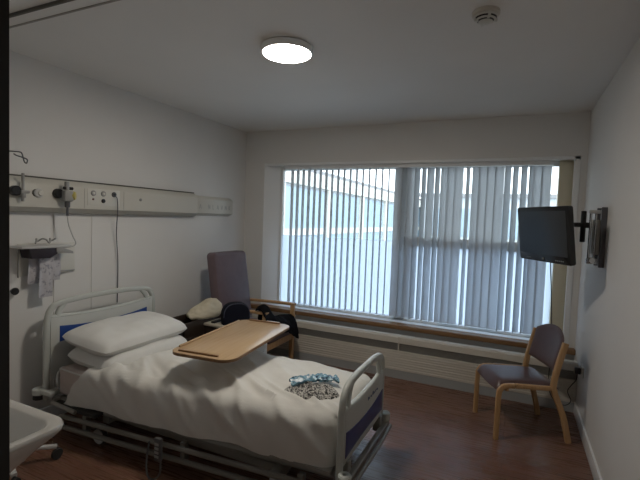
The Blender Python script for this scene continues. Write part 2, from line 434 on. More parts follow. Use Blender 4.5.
def board(name, xc, y0, y1, zb, zt, out, blue_m, slot_low, blue_lo, blue_hi, arch, low_z, inset=.085):
    """end board: tube loop, moulded panel with slot openings, blue inlay; out = +1 (both boards show their +x face)"""
    ym = (y0+y1)/2; w = (y1-y0)/2
    bm = bmesh.new()
    pts = [(xc, y0, zb), (xc, y0, zt-.22), (xc, y0+.006, zt-.11), (xc, y0+.028, zt-.045), (xc, y0+.085, zt-.008)]
    pts += [(xc, ym-w*.45, zt+arch*.75), (xc, ym, zt+arch), (xc, ym+w*.45, zt+arch*.75)]
    pts += [(xc, y1-.085, zt-.008), (xc, y1-.028, zt-.045), (xc, y1-.006, zt-.11), (xc, y1, zt-.22), (xc, y1, zb)]
    p = smooth(pts, 6)
    sweep(bm, p, rrect(.042, .034, .014, 3), up=(1, 0, 0))
    root = obj(name, bm, M['bed'], bd)
    # panel below the slot
    iy = .078
    n = 14; top = []
    for i in range(n+1):
        s = -1+2*i/n; top.append((ym+s*(w-.02), slot_low+.012-.012*(1-s*s)*2))
    out2 = [(y0+.02, low_z), *top, (y1-.02, low_z)]
    bm = bmesh.new(); prism(bm, out2, lambda a, b: (xc-.016, a, b), lambda a, b: (xc+.016, a, b), bev=.005)
    obj('panel', bm, M['bedpanel'], root)
    # uprights that frame the grip openings
    bm = bmesh.new()
    for sg, ye in ((1, y0), (-1, y1)):
        q = smooth([(xc, ye+sg*iy, slot_low-.02), (xc, ye+sg*(iy+.006), slot_low+.04), (xc, ye+sg*(iy+.03), zt-.035), (xc, ye+sg*(iy+.06), zt-.004)], 5)
        sweep(bm, q, rrect(.036, .03, .01, 3), up=(1, 0, 0))
    tube(bm, [(xc, a, b+.004) for a, b in top], .0165, 8, 2)
    obj('grip_frame', bm, M['bed'], root)
    # inlay
    lo, hi = [], []
    for i in range(n+1):
        s = -1+2*i/n; y = ym+s*(w-inset)
        lo.append((y, blue_lo+.012*(1-s*s))); hi.append((y, blue_hi-.03*(1-s*s)))
    bm = bmesh.new(); prism(bm, lo+hi[::-1], lambda a, b: (xc+.012, a, b), lambda a, b: (xc+.0195, a, b), bev=.002)
    obj('inlay', bm, blue_m, root)['label'] = 'blue inlay band'
    return root
hy0, hy1 = ys(XH); fy0, fy1 = ys(XF)
hb = board('headboard', XH, hy0, hy1, .24, .925, 1, M['blue'], .815, .64, .757, .016, .38)
fb = board('footboard', XF, fy0, fy1, .22, .712, 1, M['navy'], .572, .325, .468, .012, .29, .035)
# small raised lettering on the foot panel
bm = bmesh.new()
for i in range(7):
    y = 2.43+i*.03; h = .022 if i in (0, 3) else .014
    box(bm, XF+.015, XF+.0178, y, y+.007, .505, .505+h); box(bm, XF+.015, XF+.0178, y+.007, y+.018, .505+(h-.004 if i % 2 else 0), .509+(h-.004 if i % 2 else 0))
    if i % 3 == 0: box(bm, XF+.015, XF+.0178, y+.015, y+.02, .505, .505+h*.7)
obj('lettering', bm, M['bluemark'], fb)
# deck frame
bm = bmesh.new()
for s in (0, 1):
    tube(bm, [(XH+.02, ys(XH)[s]+(.05 if s == 0 else -.05), .235), (XF-.02, ys(XF)[s]+(.03 if s == 0 else -.03), .235)], .026, 8, 2)
for x in (XH+.10, -2.3, -1.8, -1.3, XF-.07): box(bm, x-.03, x+.03, ys(x)[0]+.04, ys(x)[1]-.04, .215, .255, bev=.004)
box(bm, XH+.05, XF-.04, 2.0, 2.74, .255, .272)
obj('deck_frame', bm, M['bedframe'], bd)
# black corner of the mattress platform with pale edge tube
bm = bmesh.new()
tube(bm, [(-2.62, 1.86, .235), (-2.83, 1.86, .25), (-2.865, 1.875, .252), (-2.88, 1.92, .254), (-2.88, 2.0, .254)], .014, 8, 4)
obj('corner_tube', bm, M['bedframe'], bd)
obj('platform_corner', B(-2.87, -2.45, 1.872, 2.02, .222, .25, bev=.006), M['rubber'], bd)
# undercarriage with castors
bm = bmesh.new()
for y in (2.1, 2.68): box(bm, -2.55, -1.12, y-.025, y+.025, .12, .17, bev=.005)
for x in (-2.5, -1.15): box(bm, x-.03, x+.03, 2.0, 2.78, .13, .18, bev=.005)
for x in (-2.3, -1.4):
    for y in (2.1, 2.68): box(bm, x-.02, x+.02, y-.02, y+.02, .16, .22)
uc = obj('undercarriage', bm, M['bedframe'], bd)
def castor(x, y, r=.062, par=None):
    bm = bmesh.new(); cyl(bm, (x, y-.014, r), (x, y+.014, r), r, 20, .006)
    w = obj('castor', bm, M['rubber'], par)
    bm = bmesh.new()
    cyl(bm, (x, y-.022, r), (x, y-.015, r), r*.8, 20, .002); cyl(bm, (x, y+.015, r), (x, y+.022, r), r*.8, 20, .002)
    box(bm, x-.03, x+.03, y-.022, y+.022, r*1.9, r*2.2, bev=.004)
    obj('castor_cover', bm, M['lgrey'], w)
for x, y in ((-2.5, 1.96), (-2.5, 2.79), (-1.15, 2.02), (-1.15, 2.77)): castor(x, y, .062, uc)
# folded side rails along both long sides
for s in (0, 1):
    sg = -1 if s == 0 else 1
    ya = lambda x, o: ys(x)[s]+sg*o
    bm = bmesh.new()
    for z, r, o in ((.185, .0165, .045), (.115, .017, .05)):
        tube(bm, [(-2.72, ya(-2.72, o), z), (-1.8, ya(-1.8, o), z), (-.95, ya(-.95, o), z)], r, 8, 3)
    for x in (-2.55, -1.75, -.98):
        box(bm, x-.018, x+.018, min(ya(x, .0), ya(x, .04)), max(ya(x, .0), ya(x, .04)), .10, .22, bev=.004)
    tube(bm, [(-.95, ya(-.95, .05), .115), (-.91, ya(-.91, .05), .125), (-.90, ya(-.9, .047), .15), (-.91, ya(-.91, .045), .178), (-.95, ya(-.95, .045), .185)], .0165, 8, 4)
    tube(bm, [(-2.72, ya(-2.72, .05), .115), (-2.76, ya(-2.76, .05), .125), (-2.77, ya(-2.77, .047), .15), (-2.76, ya(-2.76, .045), .178), (-2.72, ya(-2.72, .045), .185)], .0165, 8, 4)
    obj('side_rail', bm, M['rail'], bd)
# end cross bar with bumpers
def bumper(x, y, z, r=.038):
    bm = bmesh.new(); lathe(bm, [(.012, .034), (r*.8, .034), (r, .026), (r, -.012), (r*.85, -.022), (.012, -.022), (.012, .034)], (x, y, z), seg=20)
    o = obj('bumper', bm, M['bed'], bd)
    bm = bmesh.new(); lathe(bm, [(.0, .026), (.011, .026), (.011, -.03), (.0, -.03)], (x, y, z), seg=12); obj('bumper_bolt', bm, M['rubber'], o)
bumper(XF+.045, fy0-.04, .255, .036); bumper(XF+.03, fy1+.015, .258, .034)
bm = bmesh.new()
box(bm, XF+.022, XF+.06, fy0-.04, fy1+.03, .195, .235, bev=.006)
tube(bm, [(XF+.075, fy0, .215), (XF+.085, (fy0+fy1)/2, .218), (XF+.075, fy1, .215)], .012, 8, 4)
box(bm, XF-.02, XF+.03, fy0+.05, fy0+.1, .2, .3, bev=.004); box(bm, XF-.02, XF+.03, fy1-.1, fy1-.05, .2, .3, bev=.004)
obj('bumper_bar', bm, M['bedframe'], bd)
bm = bmesh.new()
for y in (hy0-.03, hy1+.03):
    lathe(bm, [(0, .03), (.035, .03), (.045, .022), (.045, -.01), (0, -.01)], (XH-.03, y, .30), seg=18)
    box(bm, XH-.05, XH+.12, y-.02, y+.02, .30, .33, bev=.008)
box(bm, XH-.03, XH+.02, hy0-.03, hy1+.03, .255, .295, bev=.005)
obj('head_bumper_bar', bm, M['bed'], bd)
for y in (hy0-.03, hy1+.03):
    bm = bmesh.new(); lathe(bm, [(0, 0), (.04, 0), (.04, -.03), (0, -.03)], (XH-.03, y, .285), seg=18); obj('bumper_pad', bm, M['rubber'], bd)
# mattress
MZ = .475
bm = bmesh.new(); t = bmesh.new(); bmesh.ops.create_cube(t, size=1)
for v in t.verts:
    x = XH+.06 if v.co.x < 0 else XF-.03
    y = ys(x)[0 if v.co.y < 0 else 1]+(.04 if v.co.y < 0 else -.04)
    v.co = (x, y, .273 if v.co.z < 0 else MZ)
bmesh.ops.bevel(t, geom=t.edges[:], offset=.03, segments=3, profile=.5, affect='EDGES'); merge(bm, t)
mt = obj('mattress', bm, M['mattress'], bd)
bm = bmesh.new()
yy = ys(XH+.06)[0]+.034
tube(bm, [(XH+.06, yy+.04, .30), (XH+.052, yy+.01, .33), (XH+.052, yy+.012, .42), (XH+.06, yy+.05, .465)], .008, 6, 4)
tube(bm, [(XH+.06, yy+.02, .46), (-2.4, yy+.008, .462), (-1.0, ys(-1.)[0]+.035, .462)], .006, 6, 4)
obj('piping', bm, M['pillow'], mt)

# duvet: a quilt over the mattress, hanging on both long sides and tucked at the foot
def duvet_bm():
    nu, nv = 150, 110; bm = bmesh.new()
    TOP, HANG = MZ+.072, .262
    def f(u, v):
        # v across from the near hem to the far hem
        x1 = XF-.035
        # head-side hem leans: the near side reaches further to the head
        x0 = -2.79+.33*min(1, v/.22)+.10*min(1, max(0, (v-.18)/.25))*.5
        x = x0+(x1-x0)*u
        ya, yb = ys(x); ya -= .005; yb += .005
        s = v*1.56-.28                                           # <0 near hang, >1 far hang
        if s < 0: d = -s/.28; cy, cz, hang = ya, None, d
        elif s > 1: d = (s-1)/.28; cy, hang = yb, d
        else: hang = 0
        R = .07
        W = yb-ya
        def prof(t):                                             # t: distance past the edge start, in metres
            if t < R*PI/2: a = t/R; return R*math.sin(a), R*(1-math.cos(a))
            return R, R+(t-R*PI/2)
        bulge = .022*math.sin(PI*min(1, max(0, s)))*(1+.3*fbm(x*1.7, v*3))
        drop = TOP-HANG-R+.02*fbm(x*3.1, 7.3)+.045*(1-u)*.4
        L = R*PI/2+drop
        inner = W-2*R
        if s < 0:
            a, b = prof(hang*L); y = ya+R-a-.012*math.sin(hang*PI)*(1+fbm(x*6, 2.)); z = TOP-b
        elif s > 1:
            a, b = prof(hang*L); y = yb-R+a+.012*math.sin(hang*PI); z = TOP-b
        else: y = ya+R+inner*s; z = TOP+bulge
        # rounding at the foot end
        e = (x1-x)
        if e < .09:
            q = 1-e/.09; z -= .085*(1-math.sqrt(max(0, 1-q*q)))*(1 if z > .35 else .3)
            if s < 0: y += .07*(1-math.sqrt(max(0, 1-q*q)))
            if s > 1: y -= .07*(1-math.sqrt(max(0, 1-q*q)))
        # the hem at the head end thins out
        if u < .05: z -= .03*(1-u/.05)*(1 if 0 <= s <= 1 else .4)
        # wrinkles: long soft folds from the near hem inwards and fine creases
        side = max(0, 1-abs(s-.02)/.42)
        w1 = noise.noise(Vector((x*5.5+s*3.2, s*2.2-x*.8, 1.3)))
        w2 = noise.noise(Vector((x*11+s*7, s*4+x*2, 4.1)))
        rid = 1-abs(noise.noise(Vector((x*4.2+s*4.5, s*1.6, 9.))))*2
        am = .016+.024*side
        dz = am*w1+.55*am*w2*side+.022*max(0, rid)**3*(side+.2)+.010*side*(1-abs(noise.noise(Vector((x*8.+s*10, s*3.+x*2, 21.))))*2)+.006*noise.noise(Vector((x*7, y*7, 3)))
        if s < 0:
            y -= dz*1.1*min(1, hang*2+.3); z += dz*.5
        else: z += dz
        z = max(z, .23)
        return Vector((x, y, z))
    grid(bm, f, nu, nv); return solidify(bm, .012)
dv = obj('duvet', duvet_bm(), M['linen'], loc=(-1.7, 2.4, .5), ang=80)
tag(dv, 'rumpled off-white duvet spread over the hospital bed', 'duvet')

def pillow_bm(L, W, H, seed, sag=0.):
    bm = bmesh.new()
    def side(sg):
        def f(u, v):
            a, b = u*2-1, v*2-1
            e = max(0, (1-abs(a)**3.2))**.42*max(0, (1-abs(b)**4.5))**.42
            px = a*W/2*(1-.07*(abs(b)**3)*0-.05*(1-b*b)*0); py = b*L/2
            px *= 1-.07*(abs(b)**3)*abs(a)**2; py *= 1-.06*(abs(a)**3)*abs(b)**2
            n = noise.noise(Vector((px*5+seed, py*5, sg*2.)))*.016*e+noise.noise(Vector((px*13+seed, py*11, sg)))*.005*e
            z = sg*(H/2)*e*(1 if sg > 0 else .8)+n-sag*(b*b)
            return Vector((px, py, z))
        return f
    grid(bm, side(1), 36, 48); grid(bm, side(-1), 36, 48)
    bmesh.ops.remove_doubles(bm, verts=bm.verts, dist=.0006); bmesh.ops.recalc_face_normals(bm, faces=bm.faces)
    return bm
pl_low = obj('pillow', pillow_bm(.78, .48, .18, 3., .006), M['pillow']); pl_low.location = (-2.63, 2.33, MZ+.078); pl_low.rotation_euler = (0, math.radians(3), math.radians(0))
tag(pl_low, 'lower white pillow, underneath the other pillow at the head of the bed', 'pillow', 'pillows at the head of the bed')
pl_top = obj('pillow', pillow_bm(.82, .49, .17, 8., .008), M['pillow']); pl_top.location = (-2.665, 2.335, MZ+.20); pl_top.rotation_euler = (0, math.radians(6), math.radians(0))
tag(pl_top, 'upper plump white pillow, on top of the pillow stack against the blue headboard', 'pillow', 'pillows at the head of the bed')

# handset and its curly lead on the near rail
hs = thing('bed_handset', 'grey bed control handset with looped cable hung on the near side rail', 'remote control', (-1.86, 1.83, .1))
bm = bmesh.new(); box(bm, -1.885, -1.835, 1.835, 1.862, .12, .262, bev=.008); obj('body', bm, M['handset'], hs)
for z in (.145, .17, .195, .22): obj('button', B(-1.876, -1.844, 1.831, 1.836, z, z+.015, bev=.002), M['grey'], hs)
bm = bmesh.new(); tube(bm, [(-1.838, 1.845, .125), (-1.835, 1.84, .06), (-1.85, 1.83, .03), (-1.88, 1.82, .018), (-1.91, 1.82, .03), (-1.935, 1.83, .075), (-1.945, 1.845, .14), (-1.945, 1.86, .215)], .006, 8, 6)
obj('cable', bm, M['handset'], hs)

# things on the bed near the foot
def mound(cx, cy, z0, a, b, h, rot, seed, n=48, fine=.02, p=2.4, ridge=0.):
    bm = bmesh.new(); c, s = math.cos(rot), math.sin(rot)
    def P(u, v, top):
        th = u*2*PI; r = v
        rr = r*(1+.12*noise.noise(Vector((math.cos(th)*1.6+seed, math.sin(th)*1.6, 0)))+.05*noise.noise(Vector((math.cos(th)*5+seed, math.sin(th)*5, 3))))
        x, y = a*rr*math.cos(th), b*rr*math.sin(th)
        e = max(0, 1-r**p)**.6
        z = (h*e*(1+.45*noise.noise(Vector((x*14+seed, y*14, 1))))+fine*e*noise.noise(Vector((x*45, y*45+seed, 2)))) if top else 0
        if top and ridge: z += ridge*e*(1-abs(noise.noise(Vector((x*16+y*9+seed, y*22, 5))))*2)
        return Vector((cx+c*x-s*y, cy+s*x+c*y, z0+max(0, z)))
    def f(u, v): return P(u, v*2, True) if v <= .5 else P(u, (1-v)*2, False)
    grid(bm, f, n, 28, closed_u=True)
    bmesh.ops.remove_doubles(bm, verts=bm.verts, dist=.0004); bmesh.ops.recalc_face_normals(bm, faces=bm.faces)
    return bm
BZ = MZ+.092
sc_ = obj('scarf', mound(-1.045, 2.235, BZ-.012, .165, .11, .05, .30, 2.2, fine=.016, ridge=.012), M['scarf'], loc=(-1.045, 2.235, BZ), ang=60)
tag(sc_, 'bundled grey speckled knitted scarf lying on the bed near the footboard', 'scarf')
def bag_bm():
    bm = bmesh.new(); c, s = math.cos(.72), math.sin(.72)
    def f(u, v):
        a, b = (u-.5)*.30, (v-.5)*.085
        z = BZ+.062+.016*noise.noise(Vector((a*22, b*30, 1)))+.012*noise.noise(Vector((a*50, b*50, 7)))+.012*math.cos(b*36)-.02*(abs(u-.5)*2)**2
        b2 = b*(1+.3*noise.noise(Vector((a*9, 2, 1))))
        return Vector((-1.065+c*a-s*b2, 2.31+s*a+c*b2, z))
    grid(bm, f, 40, 14); return solidify(bm, .014)
pb = obj('plastic_packet', bag_bm(), M['plastic'], loc=(-1.06, 2.31, BZ), ang=25)
tag(pb, 'crumpled light blue plastic packet lying on top of the speckled scarf', 'packet')

# ------------------------------------------------------------------ overbed table
TB = (-1.765, 2.485, 0)
ot = thing('overbed_table', 'wood-topped overbed table on a white column reaching over the bed', 'table', TB, math.radians(6), local=True)
TZT = .735
bm = bmesh.new()
o_ = rrect(.45, .955, .085, 6)
prism(bm, o_, lambda a, b: (a, b, TZT-.022), lambda a, b: (a, b, TZT), bev=.004)
tp = obj('table_top', bm, M['trayx'], ot)
bm = bmesh.new(); o2 = rrect(.456, .961, .088, 6); ring_prism(bm, o2, [(a*.985, b*.993) for a, b in o_], lambda a, b: (a, b, TZT-.02), lambda a, b: (a, b, TZT-.003))
obj('edge_strip', bm, M['traydark'], tp)
bm = bmesh.new(); box(bm, -.165, .12, -.452, -.434, TZT, TZT+.012, bev=.004); obj('lip', bm, M['traydark'], tp)
bm = bmesh.new(); box(bm, -.15, .13, .444, .46, TZT, TZT+.012, bev=.004); obj('lip', bm, M['traydark'], tp)
bm = bmesh.new(); box(bm, -.216, -.202, -.38, .39, TZT, TZT+.012, bev=.004); obj('lip', bm, M['trayx'], tp)
bm = bmesh.new(); box(bm, -.06, .06, -.25, .60, TZT-.05, TZT-.022, bev=.006); box(bm, -.13, .13, -.22, -.14, TZT-.045, TZT-.022, bev=.004)
obj('support_arm', bm, M['lgrey'], ot)
cxl, cyl_ = -.085, .56
bm = bmesh.new(); box(bm, cxl-.042, cxl+.042, cyl_-.03, cyl_+.03, .10, TZT-.05, bev=.008); obj('column', bm, M['white'], ot)
bm = bmesh.new()
box(bm, cxl-.30, cxl+.30, cyl_-.03, cyl_+.03, .052, .10, bev=.006)
for sx in (-.27, .27): box(bm, cxl+sx-.02, cxl+sx+.02, cyl_-.55, cyl_+.05, .052, .09, bev=.006)
bs = obj('base', bm, M['lgrey'], ot)
for sx in (-.27, .27):
    for y in (cyl_-.52, cyl_+.02):
        bm = bmesh.new(); cyl(bm, (cxl+sx-.012, y, .026), (cxl+sx+.012, y, .026), .026, 14, .003); obj('castor', bm, M['rubber'], bs)

# ------------------------------------------------------------------ armchair by the window
ac = thing('armchair', 'high-backed mauve vinyl armchair with wooden arms in the window corner', 'armchair', (-2.5, 3.78, 0))
AY0, AY1 = 3.50, 4.06
bm = bmesh.new()
out = rrect(.565, .80, .05, 5)
def bk(a, b, d):
    z = .40+(b+.40); lean = -.12*(z-.45)/.75
    return Vector((-2.735+lean+d+.02*(1-(2*a/.585)**2)*(1 if d > 0 else 0), 3.775+a, z))
n_ = 10
prism(bm, out, lambda a, b: bk(a, b, -.055), lambda a, b: bk(a, b, .055), bev=.022)
obj('backrest', bm, M['vinyl_arm'], ac)
bm = bmesh.new(); box(bm, -2.72, -2.14, AY0+.035, AY1-.035, .335, .455, bev=.03, seg=3); obj('seat', bm, M['vinyl_arm'], ac)
for y in (AY0, AY1):
    p = smooth([(-2.93, y, .63), (-2.6, y, .645), (-2.25, y, .655), (-2.14, y, .652)], 5)
    bm = bmesh.new(); sweep(bm, p, rrect(.052, .026, .008, 3), up=(0, 0, 1)); obj('armrest', bm, M['chairwood'], ac)
    bm = bmesh.new(); box(bm, -2.19, -2.145, y-.022, y+.022, 0, .64, bev=.006); obj('leg', bm, M['chairwood'], ac)
    bm = bmesh.new(); sweep(bm, [(-2.95, y, 0), (-2.86, y, .40), (-2.92, y, .63)], rrect(.04, .045, .008, 2), up=(1, 0, 0)); obj('leg', bm, M['chairwood'], ac)
bm = bmesh.new()
box(bm, -2.185, -2.155, AY0+.02, AY1-.02, .27, .335, bev=.004); box(bm, -2.87, -2.84, AY0+.02, AY1-.02, .27, .335, bev=.004)
for y in (AY0, AY1): box(bm, -2.86, -2.16, y-.012, y+.012, .27, .335, bev=.004)
obj('seat_rail', bm, M['chairwood'], ac)

# dark garment draped over the arm and the front of the seat
keys = [  # rows run from the near arm to the far leg; columns from the back of the drape to the hanging hem
    [(-2.27, 3.46, .685), (-2.235, 3.46, .695), (-2.20, 3.46, .69), (-2.125, 3.45, .60), (-2.115, 3.44, .53)],
    [(-2.27, 3.53, .70), (-2.235, 3.54, .71), (-2.19, 3.55, .70), (-2.11, 3.55, .60), (-2.10, 3.54, .49)],
    [(-2.34, 3.62, .52), (-2.27, 3.64, .56), (-2.18, 3.66, .60), (-2.10, 3.66, .54), (-2.085, 3.65, .45)],
    [(-2.34, 3.74, .49), (-2.25, 3.76, .52), (-2.16, 3.78, .56), (-2.09, 3.79, .49), (-2.075, 3.79, .40)],
    [(-2.38, 3.86, .50), (-2.26, 3.89, .53), (-2.16, 3.91, .55), (-2.09, 3.92, .46), (-2.07, 3.92, .33)],
    [(-2.34, 3.96, .50), (-2.24, 3.98, .53), (-2.15, 4.0, .54), (-2.085, 4.0, .44), (-2.065, 4.01, .29)]]
def drape(keys, seed, th, n=40):
    rows = [smooth(r, 8) for r in keys]; cols = [smooth([r[i] for r in rows], 8) for i in range(len(rows[0]))]
    bm = bmesh.new(); nu, nv = len(cols)-1, len(cols[0])-1
    def f(u, v):
        p = cols[round(u*nu)][round(v*nv)]
        d = noise.noise_vector(p*9+Vector((seed, 0, 0)))*.016+noise.noise_vector(p*24+Vector((seed, 3, 0)))*.006
        return p+d+Vector((.008, 0, .014))
    grid(bm, f, nu, nv); return solidify(bm, th)
tag(obj('jacket', drape(keys, 4, .014), M['cloth'], loc=(-2.2, 3.7, .5), ang=70), 'black jacket draped over the near arm and front of the armchair', 'jacket')

# bedside locker: dark tray part and a pale lower top
lk = thing('bedside_locker', 'dark brown bedside locker with a pale top between bed and armchair', 'locker', (-2.6, 3.1, 0))
bm = bmesh.new()
X0, X1, Y0, Y1 = -2.90, -2.665, 2.93, 3.42
box(bm, X0, X1, Y0, Y1, .04, .46, bev=.004)
box(bm, X1-.018, X1, Y0, Y1, .46, .60, bev=.003); box(bm, X0, X0+.018, Y0, Y1, .46, .615, bev=.003)
box(bm, X0, X1, Y0, Y0+.018, .46, .60, bev=.003); box(bm, X0, X1, Y1-.018, Y1, .46, .60, bev=.003)
obj('body', bm, M['locker'], lk)
obj('plinth', B(X0+.02, X1-.02, Y0+.02, Y1-.02, 0, .05), M['rubber'], lk)
obj('plinth', B(X1, -2.25, 3.22, 3.42, 0, .05), M['rubber'], lk)
obj('cupboard', B(X1+.002, -2.24, 3.20, 3.43, .04, .535, bev=.004), M['locker'], lk)
obj('top', B(X1+.002, -2.225, 3.19, 3.44, .535, .56, bev=.005), M['pale'], lk)
obj('door', B(-2.24, -2.224, 3.22, 3.42, .08, .50, bev=.004), M['pale'], lk)

def blob(name, c, r, seed, m, f_extra, label, cat, nz=.12, ang=70):
    bm = bmesh.new(); bmesh.ops.create_icosphere(bm, subdivisions=5, radius=1)
    for v in bm.verts:
        p = v.co.copy(); q = f_extra(p)
        q *= 1+nz*noise.noise(p*1.7+Vector((seed, 0, 0)))+nz*.5*noise.noise(p*4+Vector((seed, 2, 0)))
        v.co = Vector((q.x*r[0], q.y*r[1], q.z*r[2]))+Vector(c)
    return bm
def soft_box(p):
    l = max(abs(p.x), abs(p.y), abs(p.z)); return p.lerp(p/l*.9, .35)
bm = blob('tote', (-2.745, 3.315, .645), (.12, .225, .105), 5., None, lambda p: Vector((p.x*(1-.25*max(0, p.z)), p.y*(1-.18*max(0, p.z))+.18*p.z, (p.z if p.z > -.55 else -.55-.05*(abs(p.z)-.55))*(1+.3*p.y))), '', '')
for v in bm.verts: v.co.z += 0
bg = obj('tote_bag', bm, M['bag'], loc=(-2.75, 3.29, .6), ang=70)
tag(bg, 'slumped cream canvas bag lying in the open top of the dark locker', 'bag')
ph = obj('remote', B(-2.60, -2.555, 3.22, 3.37, .561, .578, bev=.005), M['black'], loc=(-2.58, 3.29, .56))
tag(ph, 'slim black remote lying on the pale locker top by the cream bag', 'remote control')
# navy bag, dome shaped
nb = thing('toiletry_bag', 'rounded navy blue bag standing on the pale locker top against the armchair', 'bag', (-2.43, 3.29, .56))
dirv = Vector((.78, -.62, 0)); sd_ = Vector((.62, .78, 0))
def dome(n=20, w=.135, h=.205):
    o = [(-w*.94, 0), (w*.94, 0)]
    for i in range(n+1):
        a = PI*i/n; ex = .72
        o.append((w*math.copysign(abs(math.cos(a))**ex, math.cos(a)), h*.35+h*.65*math.sin(a)**.8))
    return o
bc = Vector((-2.40, 3.335, .5605))
bm = bmesh.new(); prism(bm, dome(), lambda a, b: bc+sd_*a+dirv*.055+Vector((0, 0, b)), lambda a, b: bc+sd_*a-dirv*.055+Vector((0, 0, b)), bev=.02)
nbb = obj('body', bm, M['cap'], nb)
bm = bmesh.new(); tube(bm, [bc+sd_*(a*.93)+dirv*.052+Vector((0, 0, b*.965+.003)) for a, b in dome()[2:]], .0045, 6, 2)
obj('piping', bm, M['piping'], nbb)

# ------------------------------------------------------------------ visitor chair
ch = thing('visitor_chair', 'brown vinyl chair with beech frame by the right wall under the television', 'chair', (.085, 3.69, 0), math.radians(203.6), local=True)
W = .222
for sg in (1, -1):
    y = sg*W
    p = smooth([(.248, y, 0), (.246, y, .18), (.243, y, .33), (.234, y, .375), (.205, y, .402), (.15, y, .409), (.10, y, .409)], 6)
    bm = bmesh.new(); sweep(bm, p, rrect(.030, .036, .007, 2), up=(1, 0, .01)); obj('leg', bm, M['chairwood'], ch)
    bm = bmesh.new(); sweep(bm, smooth([(.101, y, .409), (-.03, y, .405), (-.155, y, .40)], 4), rrect(.030, .034, .007, 2), up=(0, 0, 1)); obj('seat_rail', bm, M['chairwood'], ch)
    p = smooth([(-.285, y*1.04, 0), (-.235, y*1.02, .2), (-.165, y, .37), (-.155, y, .43), (-.175, y, .55), (-.225, y, .745)], 6)
    bm = bmesh.new(); sweep(bm, p, rrect(.030, .042, .007, 2), up=(1, 0, .01)); obj('leg', bm, M['chairwood'], ch)
bm = bmesh.new()
def seat(u, v, top):
    a, b = u*2-1, v*2-1
    x = .025+a*.235; y = b*.205
    x += .012*(1-b*b)*(1 if a > 0 else 0)*abs(a)
    e = max(0, 1-abs(a)**8)**.5*max(0, 1-abs(b)**8)**.5
    z = .395+.004*a+(.040*e+.006*(1-b*b) if top else -.008*e)
    if a > .75: z -= .03*((a-.75)/.25)**2
    return Vector((x, y, z))
grid(bm, lambda u, v: seat(u, v, True), 30, 24); grid(bm, lambda u, v: seat(u, v, False), 30, 24)
bmesh.ops.remove_doubles(bm, verts=bm.verts, dist=.0004); bmesh.ops.recalc_face_normals(bm, faces=bm.faces)
obj('seat', bm, M['vinyl'], ch, ang=60)
bm = bmesh.new()
def back(u, v, fr):
    b, c = u*2-1, v                                            # across, up
    y = b*.207
    top = .76+.065*(1-abs(b)**2.4); low = .525-.012*(1-b*b)
    z = low+(top-low)*c
    e = max(0, 1-abs(b)**10)**.5*max(0, 1-abs(2*c-1)**10)**.5
    x = -.158-.24*(z-.50)-.03*(1-b*b)+(.019*e if fr else -.011*e)
    return Vector((x, y, z))
grid(bm, lambda u, v: back(u, v, True), 26, 20); grid(bm, lambda u, v: back(u, v, False), 26, 20)
bmesh.ops.remove_doubles(bm, verts=bm.verts, dist=.0004); bmesh.ops.recalc_face_normals(bm, faces=bm.faces)
obj('backrest', bm, M['vinyl'], ch, ang=60)
bm = bmesh.new()
box(bm, .17, .195, -W, W, .365, .39, bev=.003); box(bm, -.19, -.165, -W, W, .36, .39, bev=.003)
obj('cross_rail', bm, M['chairwood'], ch)

# ------------------------------------------------------------------ television on its arm
tvc = Vector((.185, 3.42, 1.545))
tv = thing('television', 'small black flat television on a swing arm, tilted down in front of the blind', 'television', tvc, math.atan2(-.32, -.40)+PI/2, local=True)
tv.rotation_euler = (math.radians(7.5), 0, math.atan2(.85, -.53)+PI)
# local: x along the screen, -y is the screen normal, z up
bm = bmesh.new(); prism(bm, rrect(.565, .395, .018, 4), lambda a, b: (a, -.018, b), lambda a, b: (a, .018, b), bev=.006)
prism(bm, rrect(.46, .28, .03, 4), lambda a, b: (a, .018, b), lambda a, b: (a*.8, .05, b*.8), bev=.004)
cs = obj('casing', bm, M['tvcase'], tv)
bm = bmesh.new(); prism(bm, rrect(.51, .31, .004, 2), lambda a, b: (a, -.0195, b+.012), lambda a, b: (a, -.0175, b+.012)); obj('screen', bm, M['gloss'], tv)
bm = bmesh.new()
for i in range(4): obj('button', B(-.19+i*.014, -.182+i*.014, -.0205, -.018, -.178, -.172), M['grey'], tv)
cyl(bm, (0, -.0205, -.172), (0, -.018, -.172), .008, 12); obj('power_light', bm, M['grey'], tv)
for i in range(5): obj('button', B(.13+i*.018, .14+i*.018, -.0205, -.018, -.178, -.171), M['grey'], tv)
obj('mount_plate', B(-.05, .05, .05, .062, -.05, .05, bev=.003), M['darksteel'], tv)
# arm and wall plate
ab = thing('wall_bracket', 'steel and black swing-arm television bracket fixed to the right wall', 'bracket', (XR, 3.5, 1.545))
bm = bmesh.new(); box(bm, XR-.014, XR, 3.42, 3.56, 1.345, 1.735, bev=.004); obj('wall_plate', bm, M['lgrey'], ab)
for y in (3.40, 3.58): obj('side_channel', B(XR-.034, XR, y-.008, y+.008, 1.335, 1.745, bev=.003), M['darksteel'], ab)
bm = bmesh.new(); box(bm, XR-.075, XR-.014, 3.43, 3.55, 1.42, 1.66, bev=.006); obj('housing', bm, M['plate'], ab)
for x_ in (XR-.092, XR-.06): obj('rod', cyl(bmesh.new(), (x_, 3.415, 1.37), (x_, 3.415, 1.715), .008, 12), M['steel'], ab)
bm = bmesh.new(); box(bm, XR-.105, XR-.036, 3.40, 3.43, 1.355, 1.395, bev=.008); cyl(bm, (XR-.07, 3.388, 1.38), (XR-.07, 3.44, 1.38), .022, 16, .004); obj('clamp', bm, M['steel'], ab)
bm = bmesh.new(); box(bm, XR-.105, XR-.036, 3.40, 3.43, 1.70, 1.725, bev=.006); obj('top_cap', bm, M['lgrey'], ab)
bm = bmesh.new(); cyl(bm, (XR-.125, 3.49, 1.50), (XR-.125, 3.49, 1.72), .017, 14, .004); obj('pivot', bm, M['black'], ab)
